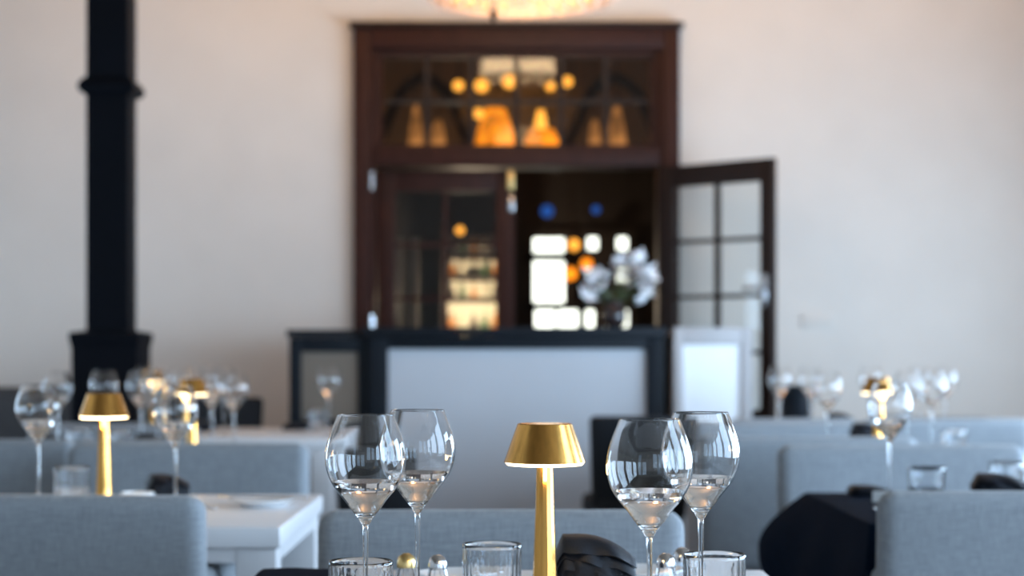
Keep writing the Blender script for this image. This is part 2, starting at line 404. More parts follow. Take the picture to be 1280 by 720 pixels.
# ================================================================== FLOWERS on the counter
vz = thing('flower_vase', 'vase of white orchids standing on the counter in front of the doorway', 'vase', (at(768, 9.2), 9.2, 1.2235))
obj('vase', lathe(spline([(.03, 0), (.05, .01), (.06, .05), (.055, .09), (.035, .12), (.04, .135)], 3) + [(.034, .135), (.03, .12), (.0, .1)], 24), 'bottle_dark', vz)
def bloom(cx, cy, cz, s):
    bm = bmesh.new(); R = Matrix.Rotation(random.uniform(-.9, .9), 3, 'X') @ Matrix.Rotation(random.uniform(-.8, .8), 3, 'Y') @ Matrix.Rotation(random.uniform(0, 6), 3, 'Z')
    for k in range(6):
        a = k*PI/3; g = []
        for i in range(5):
            u = i/4; wd = .55*math.sin(PI*min(u*.9+.08, 1))*s; g.append([])
            for j in (-1, 0, 1):
                rr = u*s; v = Vector((rr*math.cos(a) - j*wd*.6*math.sin(a), rr*math.sin(a) + j*wd*.6*math.cos(a), .35*s*u*u - .1*s*abs(j)*(-1)))
                g[-1].append(bm.verts.new(R @ v + Vector((cx, cy, cz))))
        for i in range(4):
            for j in range(2): bm.faces.new((g[i][j], g[i+1][j], g[i+1][j+1], g[i][j+1]))
    return bm
fl_pts = [(at(x, 9.2)-at(768, 9.2), random.uniform(-.05, .05), CZ+(HY-y)/250-1.2235) for x, y in
          ((776, 328), (788, 322), (800, 325), (808, 340), (792, 340), (778, 345), (800, 352), (812, 360), (735, 345), (748, 345), (740, 360), (752, 362), (733, 370), (790, 358), (805, 374), (795, 330), (783, 335), (806, 350), (812, 345), (742, 352), (745, 370), (796, 345), (788, 350), (803, 365))]
for x, y, z in fl_pts:
    p = obj('stem', tube(spline([(0, 0, .1), (x*.3, y*.5, z*.6+.03), (x, y, z)], 5), .0025, 5), 'stem_green', vz)
    b = obj('bloom', bloom(x, y-.02, z, random.uniform(.05, .066)), 'petal', vz)
for k in range(14):
    a = random.uniform(0, 2*PI); L = random.uniform(.12, .22); bm = bmesh.new(); g = []
    for i in range(6):
        u = i/5; wd = .022*math.sin(PI*(u*.9+.05)); p = Vector((math.cos(a)*L*u*.7, math.sin(a)*L*u*.35, .11+L*u*(.9-.5*u))); sd = Vector((-math.sin(a), math.cos(a), .2)).normalized()
        if abs(sd.x) < .3: sd = Vector((1, 0, 0))
        g.append((bm.verts.new(p-sd*wd), bm.verts.new(p+sd*wd)))
    for i in range(5): bm.faces.new((g[i][0], g[i+1][0], g[i+1][1], g[i][1]))
    obj('leaf', bm, 'leaf', vz)

# ================================================================== ROOM BEYOND
def far_window(n, x0, x1, z0, z1, nx, nz, mw, y=14.15):
    r = structroot('window_%d' % n, (0, y, 0)); cw = (x1-x0)/nx; ch = (z1-z0)/nz
    bm = bmesh.new()
    for a in ((x0-.06, x0, z0-.06, z1+.06), (x1, x1+.06, z0-.06, z1+.06), (x0, x1, z0-.06, z0), (x0, x1, z1, z1+.06)): box(bm, a[0], a[1], -.04, .04, a[2], a[3])
    obj('window_frame', bm, 'bar_wall', r, smooth=False)
    for i in range(1, nx): obj('muntin', nb(x0+cw*i-mw, x0+cw*i+mw, -.03, .03, z0, z1), 'bar_wall', r, smooth=False)
    for i in range(nx):
        for j in range(nz):
            a = x0+cw*i+(mw if i else 0); b_ = x0+cw*(i+1)-(mw if i < nx-1 else 0)
            obj('pane', nb(a, b_, -.005, .005, z0+ch*j+(mw if j else 0), z0+ch*(j+1)-(mw if j < nz-1 else 0)), 'daypane', r, smooth=False)
            if j: obj('muntin', nb(a, b_, -.028, .028, z0+ch*j-mw, z0+ch*j+mw), 'bar_wall', r, smooth=False)
kf = F/1415
def fx(x): return (x-640)/kf/100
def fz(y): return CZ+(HY-y)/kf/100
far_window(20, fx(667), fx(705), fz(378), fz(326), 1, 1, .012)
far_window(21, fx(667), fx(705), fz(317), fz(298), 1, 1, .012)
far_window(22, fx(669), fx(722), fz(411), fz(388), 2, 1, .012)
far_window(23, fx(734), fx(784), fz(352), fz(297), 2, 2, .075)
far_window(24, fx(732), fx(785), fz(411), fz(388), 3, 1, .045)
# amber globe pendants before those windows
def globe(x, y, d, r, mat, label, cat='lamp', name='globe_pendant'):
    k = F/d/100; X = (x-640)/k/100; Z = CZ+(HY-y)/k/100
    t_ = thing(name, label, cat, (X, d, Z), group='amber lights in the room beyond' if 'amber' in mat or mat == 'bulb' else None)
    obj('lamp_globe', lathe(spline([(0, -r), (r*.7, -r*.72), (r, 0), (r*.7, r*.72), (0, r)], 3), 14), mat, t_)
    obj('cord', tube([(0, 0, r*.9), (0, 0, ZC-Z)], .004, 5), 'dark_wood', t_)
    return t_
globe(717, 306, 13.85, .045, 'bulb', 'small amber globe light glowing beside the bright far window')
globe(713, 342, 13.6, .05, 'amber_shade', 'amber globe hanging lower, just right of the bright far window')
globe(733, 330, 13.4, .045, 'amber_shade', 'amber globe at the left edge of the far small-paned window')
globe(684, 264, 13.3, .045, 'blue_glow', 'faint blue highlight built as a glowing globe, left of the doorway in the dark bar beyond')  # blue glints in the far room, put in as glowing globes
globe(745, 262, 13.3, .03, 'blue_glow', 'faint blue highlight built as a glowing globe, high in the middle of the dark doorway')

# chandelier and shades seen through the transom
def zat(y, d): return CZ+(HY-y)/F*d
D = 12.6
def shade(x0, x1, y0, y1, top, mat, label, name='amber_pendant', d=D):
    X = at((x0+x1)/2, d); r = (x1-x0)/2/F*d; z1 = zat(y0, d); z0 = zat(y1, d)
    t_ = thing(name, label, 'lamp', (X, d, z0))
    obj('lamp_shade', lathe([(r*.97, 0), (r, .01), (r*(.5+.5*top), (z1-z0)*.6), (r*top, z1-z0), (0, z1-z0+.005)], 20), mat, t_)
    obj('cord', tube([(0, 0, z1-z0), (0, 0, ZC-z0)], .005, 5), 'dark_wood', t_)
    return t_
shade(592, 646, 136, 186, .45, 'amber_shade', 'largest glowing amber shade behind the middle transom panes')
shade(652, 702, 162, 188, .6, 'amber_shade', 'low wide amber shade right of the largest one behind the transom')
shade(668, 684, 138, 160, .5, 'bulb', 'small bright amber light above the low wide shade behind the transom', 'amber_light', 12.3)
shade(510, 530, 132, 182, .25, 'amber_dim', 'slim dim amber cone seen through the second transom pane from the left')
shade(537, 558, 150, 182, .4, 'amber_dim', 'short dim amber cone left of the largest shade behind the transom')
shade(758, 784, 134, 182, .3, 'amber_dim', 'tall dim amber cone behind the fifth transom pane')
shade(735, 752, 150, 180, .4, 'amber_dim', 'short dim amber cone right of the low wide shade')
for x, y, r_, lab in ((573, 107, .035, 'amber bulb in the second upper transom pane from the left'), (602, 107, .045, 'amber bulb left in the third upper transom pane'),
                     (637, 102, .045, 'amber bulb right in the third upper transom pane'), (688, 108, .03, 'amber bulb in the fourth upper transom pane'), (709, 102, .035, 'amber bulb in the fifth upper transom pane'),
                     (598, 142, .035, 'amber bulb just above the largest amber shade')):
    globe(x, y, 12.0, r_, 'bulb', lab, name='bulb_pendant')
bulb('bar_light', (.0, 12.9, 2.95), 2.2, (1, .5, .18), .1)
bulb('bar_light', (-.3, 13.25, 1.45), 45, (1, .8, .55), .05)
# warm far wall up high, with dark arched beams before it
struct('wall_far_upper', nb(-1.6, 1.6, 14.05, 14.1, 2.6, 3.6), 'warm_wall').name = 'trim_4'
for i, (cx, r_) in enumerate(((-.62, .42), (.72, .42))):
    s_ = structroot('trim_%d' % (5+i), (cx, 13.0, 2.42))
    for a in (1, -1):
        obj('brace', tube(spline([(0, 0, .62), (a*.16, 0, .5), (a*.3, 0, .2), (a*.38, 0, .08), (a*.42, 0, -.05)], 4), .045, 6), 'dark_wood', s_)
# back bar shelf
sh = thing('bar_shelf', 'lit cream bar shelving seen through the closed left door leaf', 'shelf', (0, 13.7, 0))
ks = F/13.6/100
sx0, sx1 = (556-640)/ks/100, (627-640)/ks/100
obj('shelf_back', nb(sx0, sx1, .16, .19, .9, 1.9), 'cream_shelf', sh, smooth=False)
obj('side_board', nb(sx0-.03, sx0, -.02, .19, 0, 2.0), 'dark_wood', sh, smooth=False)
obj('side_board', nb(sx1, sx1+.03, -.02, .19, 0, 2.0), 'dark_wood', sh, smooth=False)
shz = [1.16, 1.46, 1.62, 1.78]
for z in shz + [1.93]: obj('shelf', nb(sx0, sx1, -.02, .158, z, z+.025), 'dark_wood', sh, smooth=False)
obj('cupboard', nb(sx0, sx1, -.02, .158, 0, .88), 'dark_wood', sh, smooth=False)
bprof = spline([(.03, 0), (.034, .02), (.034, .13), (.013, .17), (.012, .22)], 3)
bpro = [(0, 0)] + bprof + [(0, .22)]
protos = {}
def bottle(x, z, mat, s, label):
    if mat not in protos:
        o = obj('bottle', lathe(bpro, 12), mat); protos[mat] = o
    else:
        o = protos[mat].copy(); COL.objects.link(o)
    o.location = (x, 13.76, z+.0255); o.scale = (s, s, s); tag(o, label, 'bottle', 'bottles on the bar shelves')
mats = ['bottle_amber', 'bottle_green', 'bottle_dark', 'bottle_cream']
cn = {'bottle_amber': 'amber', 'bottle_green': 'green', 'bottle_dark': 'black', 'bottle_cream': 'cream'}
lv = {0: 'lowest', 1: 'second', 2: 'third', 3: 'top'}
ords = ['leftmost', 'second from left', 'middle', 'second from right', 'rightmost']
for j, z in enumerate(shz):
    for i in range(5):
        mt = mats[(i*3+j*2) % 4]; s_ = .52 if z > 1.4 else .9
        bottle(sx0+.05+i*(sx1-sx0-.1)/4, z, mt, s_, 'small %s bottle, %s on the %s bar shelf' % (cn[mt], ords[i], lv[j]))
for x, n_ in ((497, 'far left'), (519, 'near left')):
    o = thing('bar_post', 'slim pale post seen through the door leaf, %s one' % n_, 'post', (at(x, 13), 13, .014)); obj('shaft', nb(-.02, .02, -.02, .02, 0, 1.85, bev=.003), 'taupe', o); obj('cap', nb(-.03, .03, -.03, .03, 1.85, 1.88, bev=.003), 'taupe', o)
globe(575, 288, 13.2, .03, 'bulb', 'little amber light above the lit bar shelving left of doorway')

# ================================================================== CHANDELIER
ch = thing('chandelier', 'round crystal chandelier glowing warm cream above the doorway', 'chandelier', (.04, 8.0, 2.625))
obj('ceiling_rod', tube([(0, 0, .25), (0, 0, ZC-2.625-.02)], .012), 'brass_plain', ch)
obj('ceiling_rose', lathe([(0, ZC-2.625-.03), (.07, ZC-2.625-.03), (.08, ZC-2.6251), (0, ZC-2.6251)], 24), 'brass_plain', ch)
obj('hoop', lathe([(.392, .24), (.402, .24), (.402, .27), (.392, .27), (.392, .24)], 48), 'brass_plain', ch)
obj('hoop', lathe([(.262, .14), (.27, .14), (.27, .16), (.262, .16), (.262, .14)], 40), 'brass_plain', ch)
obj('spokes', tube([(-.395, 0, .25), (.395, 0, .25)], .006, 6, bm=tube([(0, -.395, .25), (0, .395, .25)], .006, 6)), 'brass_plain', ch)
obj('finial', lathe(spline([(0, -.09), (.012, -.075), (.02, -.055), (.008, -.035), (.015, -.02), (.02, 0), (0, .01)], 3), 14, cx=-.12), 'dark_wood', ch)
bm = bmesh.new()
def cryst(bm, x, y, z, r, h):
    t_ = bm.verts.new((x, y, z+h/2)); b_ = bm.verts.new((x, y, z-h/2)); a0 = random.uniform(0, 2)
    q = [bm.verts.new((x+r*math.cos(a0+k*PI/2), y+r*math.sin(a0+k*PI/2), z)) for k in range(4)]
    for k in range(4): bm.faces.new((q[k], q[(k+1) % 4], t_)); bm.faces.new((q[(k+1) % 4], q[k], b_))
for R_, n_, z0, z1 in ((.40, 110, .03, .24), (.385, 90, .01, .24), (.33, 80, .0, .1), (.27, 70, -.01, .1), (.20, 50, -.015, .1), (.13, 36, -.02, .06), (.06, 18, -.03, .04)):
    for i in range(n_):
        a = 2*PI*i/n_; z = z0
        while z < z1: cryst(bm, R_*math.cos(a), R_*math.sin(a), z, .013, .045); z += .042
tag(obj('crystal_strand', bm, 'crystal', ch, smooth=False), kind='stuff')
obj('light_bowl', lathe(spline([(0, .02), (.12, .022), (.25, .025), (.345, .04), (.36, .09), (.36, .20)], 3), 32), 'chand_glow', ch)
bulb('chandelier_light', (.04, 8.0, 2.95), 110, (1, .68, .38), .25)
bulb('chandelier_light', (.04, 8.0, 2.48), 8, (1, .68, .38), .15)

# unseen ceiling downlights added to warm the top of the back wall
for i, x in enumerate((-3.6, -2.7, -1.8, -.9, .9, 1.8, 2.7)):
    d_ = structroot('trim_%d' % (10+i), (x, 9.15, ZC))
    obj('added_downlight_ring', lathe([(.055, -.001), (.075, -.001), (.075, -.012), (.055, -.006), (.055, -.001)], 24), 'steel', d_)
    l = bpy.data.lights.new('added_downlight', 'SPOT'); l.energy = 11 if x < -2 else 22; l.color = (1, .46, .08); l.spot_size = 2.2; l.spot_blend = 1; l.shadow_soft_size = .05
    o = bpy.data.objects.new('added_downlight', l); o.location = (x, 9.15, ZC-.02); o.rotation_euler = (math.radians(35), 0, 0); COL.objects.link(o)

# ================================================================== FURNITURE
def make_table(x0, x1, y0, y1, label, name='dining_table'):
    w_, d_ = x1-x0, y1-y0
    t_ = thing(name, label, 'table', ((x0+x1)/2, (y0+y1)/2, .0125), group='white dining tables')
    zt = T-.0125
    obj('tabletop', rbox(w_, d_, .045, .006, 2, 1, cz=zt-.0225), 'white_paint', t_)
    bm = bmesh.new(); lw = .085; iw, idp = w_/2-.01, d_/2-.01
    for a in ((-iw+lw, iw-lw, -idp, -idp+.025), (-iw+lw, iw-lw, idp-.025, idp), (-iw, -iw+.025, -idp+lw, idp-lw), (iw-.025, iw, -idp+lw, idp-lw)):
        box(bm, *a, zt-.045-.03, zt-.0455)
    obj('apron', bm, 'white_paint', t_, smooth=False)
    for sx in (-1, 1):
        for sy in (-1, 1):
            cx, cy = sx*(iw-lw/2), sy*(idp-lw/2)
            obj('leg', nb(cx-lw/2, cx+lw/2, cy-lw/2, cy+lw/2, 0, zt-.0455, bev=.004), 'white_paint', t_)
    return t_
def make_chair(mat='linen'):
    """faces -Y (towards the camera), origin at the floor under the outer back face, back face at y=0"""
    t_ = thing('upholstered_chair', '', 'chair')
    W_ = .66
    def lean(x, y, z): return (x, y + (z-.6)*.06 + .35*x*x*-.12, z)
    obj('backrest', rbox(W_, .085, .43, .036, 5, 5, 0, -.045, .60, fn=lean), mat, t_)
    obj('seat', rbox(W_-.13, .48, .13, .03, 3, 3, 0, -.36, .385), mat, t_)
    obj('seat_frame', rbox(W_-.02, .53, .06, .01, 2, 1, 0, -.335, .285), mat, t_)
    for s_ in (-1, 1):
        obj('arm', rbox(.062, .42, .34, .028, 3, 2, s_*(W_/2-.034), -.31, .485), mat, t_)
        for y in (-.56, -.08):
            b_ = lathe([(0, 0), (.014, 0), (.022, .254), (0, .254)], 8); 
            obj('leg', b_, 'leg_wood', t_, (s_*(W_/2-.06), y, 0))
    # welt piping round the backrest edge
    pts = []; rr = .04; hx, z0, z1 = W_/2-.004, .40, .811
    for cx, cz, a0 in ((hx-rr, z1-rr, PI/2), ( -hx+rr, z1-rr, PI)):
        pass
    for k in range(7): a = k/6*PI/2; pts.append(lean(hx-rr+rr*math.cos(a), -.008, z1-rr+rr*math.sin(a)))
    for k in range(5): pts.append(lean((hx-rr)*(1-2*(k+.5)/5), -.006, z1))
    for k in range(7): a = PI/2+k/6*PI/2; pts.append(lean(-hx+rr+rr*math.cos(a), -.008, z1-rr+rr*math.sin(a)))
    pts = [lean(hx, -.008, z0)] + pts + [lean(-hx, -.008, z0)]
    return t_
chair0 = make_chair('linen')
used = False
FZ = .0125
def chair(xc, y, away, label, sx=1.0, sz=1.0, grp='grey linen dining chairs', rz=0):
    """away=True: chair faces away from the camera (we see its back) and y is its back face"""
    global used
    r = rz + (PI if away else 0)
    if not used:
        o = chair0; used = True; o.location = (xc, y, FZ); o.rotation_euler = (0, 0, r); o['label'] = label; o['group'] = grp
    else: o = dup(chair0, (xc, y, FZ), r, label, grp)
    o.scale = (sx, 1, sz); return o
def make_black_chair():
    t_ = thing('black_side_chair', '', 'chair')
    def bow(x, y, z): return (x*(1-.0*(z)), y+.05-.55*x*x + (z-.6)*.12, z)
    obj('backrest', rbox(.44, .05, .40, .024, 4, 6, 0, -.06, .62, fn=lambda x, y, z: (x*(1+.25*(z-.6)), y-1.2*x*x+(z-.6)*.15, z)), 'black_fabric', t_)
    obj('seat', rbox(.38, .44, .09, .03, 3, 3, 0, -.28, .42), 'black_fabric', t_)
    for s_ in (-1, 1):
        for y in (-.46, -.10): obj('leg', tube([(s_*.16, y, .375), (s_*.17, y+(.02 if y > -.2 else -.02), 0)], .016, 8, r1=.011), 'leg_wood', t_)
    return t_
bc0 = make_black_chair()
bused = False
def bchair(xc, y, rz, label, s_=1):
    global bused
    if not bused: o = bc0; bused = True; o.location = (xc, y, FZ); o.rotation_euler = (0, 0, rz); o['label'] = label
    else: o = dup(bc0, (xc, y, FZ), rz, label)
    o['group'] = 'black side chairs'; o.scale = (s_, s_, s_); return o

# tables
TB = {}
def tab(key, *a): TB[key] = make_table(*a); return TB[key]
tab('A', -.42, .42, 1.95, 3.07, 'nearest dining table, set in the middle of the photo')
tab('L2', -1.42, -.478, 3.80, 4.65, 'white table with thick legs behind the near left chair')
tab('R2', .75, 1.62, 3.83, 4.65, 'table with the navy cloth hanging at its left side')
tab('L3', -1.98, -.86, 6.05, 6.75, 'white table in the left middle rows behind the left linen chairs')
tab('R3', .68, 1.78, 6.08, 6.80, 'white table in the right middle row behind the linen chairs')
tab('L4', -1.66, -.73, 7.55, 8.55, 'white table at the far left beside the black column')
tab('R4', 1.02, 2.3, 7.85, 8.50, 'white table carrying the black wine cooler, near the back wall')

chair(at(626, 3.25), 3.36, False, 'linen chair across the nearest table, directly behind the gold lamp', 1.0, 1.0)
chair(-.955, 3.62, True, 'large grey linen chair back filling the lower left corner', 1.05, 1.0)
chair(1.085, 3.68, True, 'linen chair back filling the lower right corner', 1.05, 1.005)
chair(at(237, 5.35), 5.38, False, 'linen chair on the far side of the left white table with plate', 1.06, 1.02)
chair(-1.63, 5.6, False, 'linen chair at the left picture edge beyond the left table', .95, 1.02)
chair(at(1118, 5.5), 5.45, False, 'linen chair behind the navy-clothed table', 1.10, 1.01)
chair(at(1010, 5.9), 5.86, True, 'linen chair back rising just right of the front right glasses', 1.06, 1.01)
chair(-1.40, 5.84, True, 'linen chair back behind the left far-side chair, turned away', 1.0, 1.0)
chair(at(985, 7.2), 7.35, False, 'linen chair facing us beyond the right middle table', 1.1, 1.0)
chair(-1.55, 7.2, False, 'linen chair facing us beyond the left middle table', 1.0, 1.0)
chair(1.80, 7.62, True, 'linen chair back at the far right in front of the last table', 1.06, 1.0)
chair(1.17, 7.62, True, 'linen chair back left of the far right one at the last table', .8, 1.0)
tab('R3b', 2.2, 3.1, 6.08, 6.80, 'unseen white table added by the window wall to shade the counter, middle row')  # out-of-frame tables and chairs added to block window light from the counter front
tab('R4b', 2.5, 3.3, 7.9, 8.55, 'unseen white table added in the far right corner to shade the counter')
chair(2.65, 5.86, True, 'unseen linen chair added at the middle window-wall table, turned away')
chair(2.65, 7.25, False, 'unseen linen chair added by the window wall, facing the camera')
chair(2.88, 7.66, True, 'unseen linen chair added at the far right corner table')
bchair(at(806, 7.9), 7.75, PI+.15, 'black side chair before the right part of the counter front', 1.0)
bchair(-1.30, 9.25, .2, 'black side chair between the far left table and the wall', 1.05).location.x = -1.5
bchair(at(1181, 8.9), 9.2, 0, 'black side chair at the wall beyond the last right table', .93).scale = (1.2, .93, .93)
bchair(at(465, 7.2), 7.05, PI-.2, 'black side chair before the left part of the counter front').scale = (.72, .9, .86)
# dark banquettes by the wall
bq = thing('banquette', 'dark charcoal banquette along the wall at the far left', 'banquette', (-2.72, 9.55, FZ))
obj('backrest', rbox(1.3, .14, .55, .05, 4, 4, 0, .0, .63), 'charcoal', bq)
obj('seat', rbox(1.3, .5, .16, .04, 3, 4, 0, -.33, .38), 'charcoal', bq)
obj('plinth', nb(-.63, .63, -.55, .05, 0, .295), 'black_paint', bq, smooth=False)

# ================================================================== TABLEWARE
gp = spline([(.0048, .151), (.0095, .159), (.0175, .169), (.0262, .181), (.0352, .192), (.0435, .2045), (.0485, .2185), (.0502, .2335), (.0487, .2485), (.0442, .264), (.0385, .2785), (.0352, .287)], 4)
def make_wineglass():
    t_ = thing('wine_glass', '', 'glass'); th = .0009
    inner = [(max(r-th*(1+1.2*max(0, (.19-z)/.04)), 0), z+.0002) for r, z in gp if z > .163]
    inner = list(reversed(inner)) + [(0, .162)]
    outer = [(0, .1505)] + gp
    bw_ = obj('bowl', lathe(outer + [(.0349, .2874)] + inner, 56), 'glass', t_, sharp=70)
    gi = [(r-.0014, z) for r, z in gp if .166 < z < .2065]
    obj('water', lathe([(0, .1625)] + gi + [(gi[-1][0], gi[-1][1]+.0001), (0, gi[-1][1]+.0001)], 56), 'water', bw_, sharp=70)
    st_ = spline([(.0043, .1503), (.0036, .145), (.0033, .12), (.0032, .07), (.0035, .03), (.0052, .012), (.012, .0062), (.024, .0040), (.038, .0022)], 4)
    obj('stem', lathe([(0, .1503)] + st_[:17] + [(0, st_[16][1])], 24), 'glass', t_, sharp=70)
    obj('foot', lathe([(0, st_[16][1]-.0001)] + st_[17:] + [(.0385, .0012), (.038, .0003), (0, .0003)], 40), 'glass', t_, sharp=70)
    return t_
wg0 = make_wineglass(); wused = False
ZT = T+.0004
def wglass(px, d, label, grp='tall wine glasses', rz=0):
    global wused
    loc = (at(px, d), d, ZT)
    if not wused: o = wg0; wused = True; o.location = loc; o['label'] = label
    else: o = dup(wg0, loc, rz, label)
    o['group'] = grp; return o
def make_tumbler():
    t_ = thing('tumbler', '', 'glass')
    R = .0425
    prof = [(0, .0005), (.036, .0005), (.0385, .003), (.0395, .006)] + [(.0395+(R-.0395)*i/5, .006+i*.0168-.0005) for i in range(1, 5)] + [(R, .084), (R, .089), (R-.001, .090), (R-.0022, .089)]
    prof += [(R-.0028-(i*.0009), .084-i*.018) for i in range(4)] + [(.034, .015), (0, .013)]
    obj('tumbler_body', lathe(prof, 96, ribs=24, amp=.0009, ribz=(.006, .0835)), 'glass_ribbed', t_, sharp=60)
    return t_
tu0 = make_tumbler(); tused = False
def tumbler(px, d, label, rz=0, x=None):
    global tused
    loc = (x if x is not None else at(px, d), d, ZT)
    if not tused: o = tu0; tused = True; o.location = loc; o['label'] = label
    else: o = dup(tu0, loc, rz, label)
    o['group'] = 'ribbed water tumblers'; return o
def make_lamp():
    t_ = thing('table_lamp', '', 'lamp')
    zs0 = .216; zs1 = .268
    sd_ = obj('lamp_shade', lathe([(.0543, zs0), (.0552, zs0), (.0372, zs1-.001), (.0355, zs1), (0, zs1), (0, zs1-.001), (.0350, zs1-.0012), (.0363, zs1-.002), (.0543, zs0)], 72), 'brass', t_, sharp=30)
    obj('diffuser', lathe([(0, zs0+.004), (.053, zs0+.004), (.053, zs0-.001), (.0505, zs0-.004), (0, zs0-.004)], 48), 'diffuser', sd_, sharp=60)
    obj('stem', lathe([(0, .009), (.0195, .009), (.0185, .012), (.0165, .06), (.0130, .15), (.0112, zs0-.0045), (0, zs0-.0045)], 14), 'brass', t_, sharp=20)
    obj('base', lathe([(0, 0), (.050, 0), (.0525, .002), (.0525, .007), (.051, .009), (0, .009)], 56), 'brass', t_)
    return t_
la0 = make_lamp(); lused = False
def lamp(px, d, label):
    global lused
    loc = (at(px, d), d, ZT)
    if not lused: o = la0; lused = True; o.location = loc; o['label'] = label
    else: o = dup(la0, loc, 0, label)
    o['group'] = 'brass cordless table lamps'
    bulb('lamp_light', (loc[0], d-.03, T+.206), 1.6, (1, .60, .20), .02)
    return o
def make_napkin():
    """rolled and folded cloth standing on the table: stacked folds"""
    bm = bmesh.new(); NU, NV = 26, 30; g = []
    for i in range(NU+1):
        u = i/NU; x = (u-.5)*.112
        hgt = .055 + .052*(math.sin(PI*min(1, u*1.15+.16))**.8 if u < .93 else .0) if u < .93 else .055
        hgt = .098*(min(1, .62+3.2*u) if u < .12 else 1)*(1-.36*max(0, (u-.3)/.7)**2.3)
        wd = .043*(.55+.45*math.sin(PI*min(1, .15+u*.8)))
        row = []
        for j in range(NV):
            a = 2*PI*j/NV - PI/2
            cy, cz = math.cos(a), math.sin(a)
            y = wd*math.copysign(abs(cy)**.7, cy); z = hgt/2*(1+math.copysign(abs(cz)**.75, cz))
            fold = .0075*math.sin(z*260 + u*9 + 2.2*math.sin(u*5)) * (1 if z > .006 else 0) * abs(cy)
            y += math.copysign(fold, cy) + .002*math.sin(u*17)
            row.append(bm.verts.new((x + .002*math.sin(z*150), y, z)))
        g.append(row)
    for i in range(NU):
        for j in range(NV): bm.faces.new((g[i][j], g[i+1][j], g[i+1][(j+1) % NV], g[i][(j+1) % NV]))
    bm.faces.new(g[0]); bm.faces.new(g[-1])
    o = obj('folded_napkin', bm, 'napkin', sharp=80)
    # cloth layers wrapped over the roll, their hems stepping down the front
    def sheet(k):
        b = bmesh.new(); gg = []; NV2 = 16
        for i in range(31):
            u = i/30; x = (u-.5)*(.114+.003*k)
            env = (min(1, .60+3.2*u) if u < .125 else 1)*(1-.36*max(0, (u-.3)/.7)**2.3)
            wd_ = .043*(.62+.38*math.sin(PI*min(1, .15+u*.8))) + .0035*k
            z0 = .50+.13*k + .045*math.sin(u*5.5+k*1.3) + .015*math.sin(u*17+k)
            a0 = -math.asin(max(-.99, min(.99, 2*z0-1))); rr = []
            for j in range(NV2+1):
                a = -a0 + (PI*.80+a0)*j/NV2 if False else None
                th = math.asin(max(-1, min(1, 2*z0-1))); ang = th + (PI*.72-th)*j/NV2      # front hem -> over the top
                cy, cz = math.cos(ang), math.sin(ang)
                y = -wd_*math.copysign(abs(cy)**.7, cy); z = (.098*env/2)*(1+math.copysign(abs(cz)**.75, cz)) + .0022*k
                w_ = (.003+.001*k)*math.sin(u*13+k*2.1+3*j/NV2)*(1-j/NV2)
                y += -w_ - .005*max(0, 1-j/4)          # hem lifts away
                rr.append(Vector((x, y, z)))
            gg.append(rr)
        mid = Vector((0, 0, .04))
        F_ = [[b.verts.new(p) for p in r] for r in gg]
        B_ = [[b.verts.new(p + (Vector((p.x, 0, .035))-p).normalized()*.0022) for p in r] for r in gg]
        n = 30; m = NV2
        for i in range(n):
            for j in range(m):
                b.faces.new((F_[i][j], F_[i+1][j], F_[i+1][j+1], F_[i][j+1])); b.faces.new((B_[i][j], B_[i][j+1], B_[i+1][j+1], B_[i+1][j]))
            b.faces.new((F_[i][0], B_[i][0], B_[i+1][0], F_[i+1][0])); b.faces.new((F_[i][m], F_[i+1][m], B_[i+1][m], B_[i][m]))
        for j in range(m):
            b.faces.new((F_[0][j], F_[0][j+1], B_[0][j+1], B_[0][j])); b.faces.new((F_[n][j], B_[n][j], B_[n][j+1], F_[n][j+1]))
        return b
    for k in range(3): obj('fold', sheet(k), 'napkin', o, sharp=60)
    return o
na0 = make_napkin(); nused = False
def napkin(px, d, label, rz=0, s_=(1, 1, 1)):
    global nused
    loc = (at(px, d), d, ZT)
    if not nused: o = na0; nused = True; o.location = loc; o.rotation_euler = (0, 0, rz); o['label'] = label; o['category'] = 'napkin'
    else: o = dup(na0, loc, rz, label)
    o.scale = s_; o['group'] = 'folded dark napkins'; return o

# nearest table
lamp(681, 2.48, 'gold table lamp on the nearest table, in sharp focus at the centre')
wglass(457, 2.28, 'front left wine glass on the nearest table, the lower of its pair')
wglass(522, 2.445, 'rear left wine glass on the nearest table, half behind the front one')
wglass(812, 2.13, 'largest wine glass, just right of the gold lamp on the nearest table')
wglass(876, 2.36, 'rightmost wine glass on the nearest table, half behind the largest')
tumbler(451, 2.42, 'water tumbler behind the stem of the front left wine glass')
tumbler(615, 2.63, 'water tumbler just left of the central gold lamp')
tumbler(893, 2.50, 'water tumbler at the right end of the nearest table')
napkin(742, 2.64, 'black folded napkin just right of the central gold lamp')
# napkin lying flat at the left end
def flat_cloth(name, x0, x1, y0, y1, z, label, mat, cat, th=.004, rz=0):
    o = obj(name, rbox(x1-x0, y1-y0, th, th*.45, 2, 8, fn=lambda x, y, zz: (x, y, zz+.001*math.sin(x*60)*math.sin(y*50)+.001)), mat, None, ((x0+x1)/2, (y0+y1)/2, z+th/2), (0, 0, rz)); tag(o, label, cat); return o
flat_cloth('table_mat', -.413, -.262, 2.60, 3.05, ZT, 'dark navy mat lying at the left end of the nearest table', 'navy', 'mat')
def plate(px, d, label, r=.075, name='side_plate'):
    o = obj(name, lathe([(0, .001), (r*.6, .001), (r*.65, .004), (r, .016), (r, .0185), (r*.64, .0075), (0, .006)], 40), 'china', None, (at(px, d), d, ZT)); tag(o, label, 'plate', 'white side plates'); return o
plate(575, 2.88, 'white side plate between the water tumbler and rear left wine glass', .07)
plate(800, 2.93, 'white side plate behind the largest wine glass', .07)
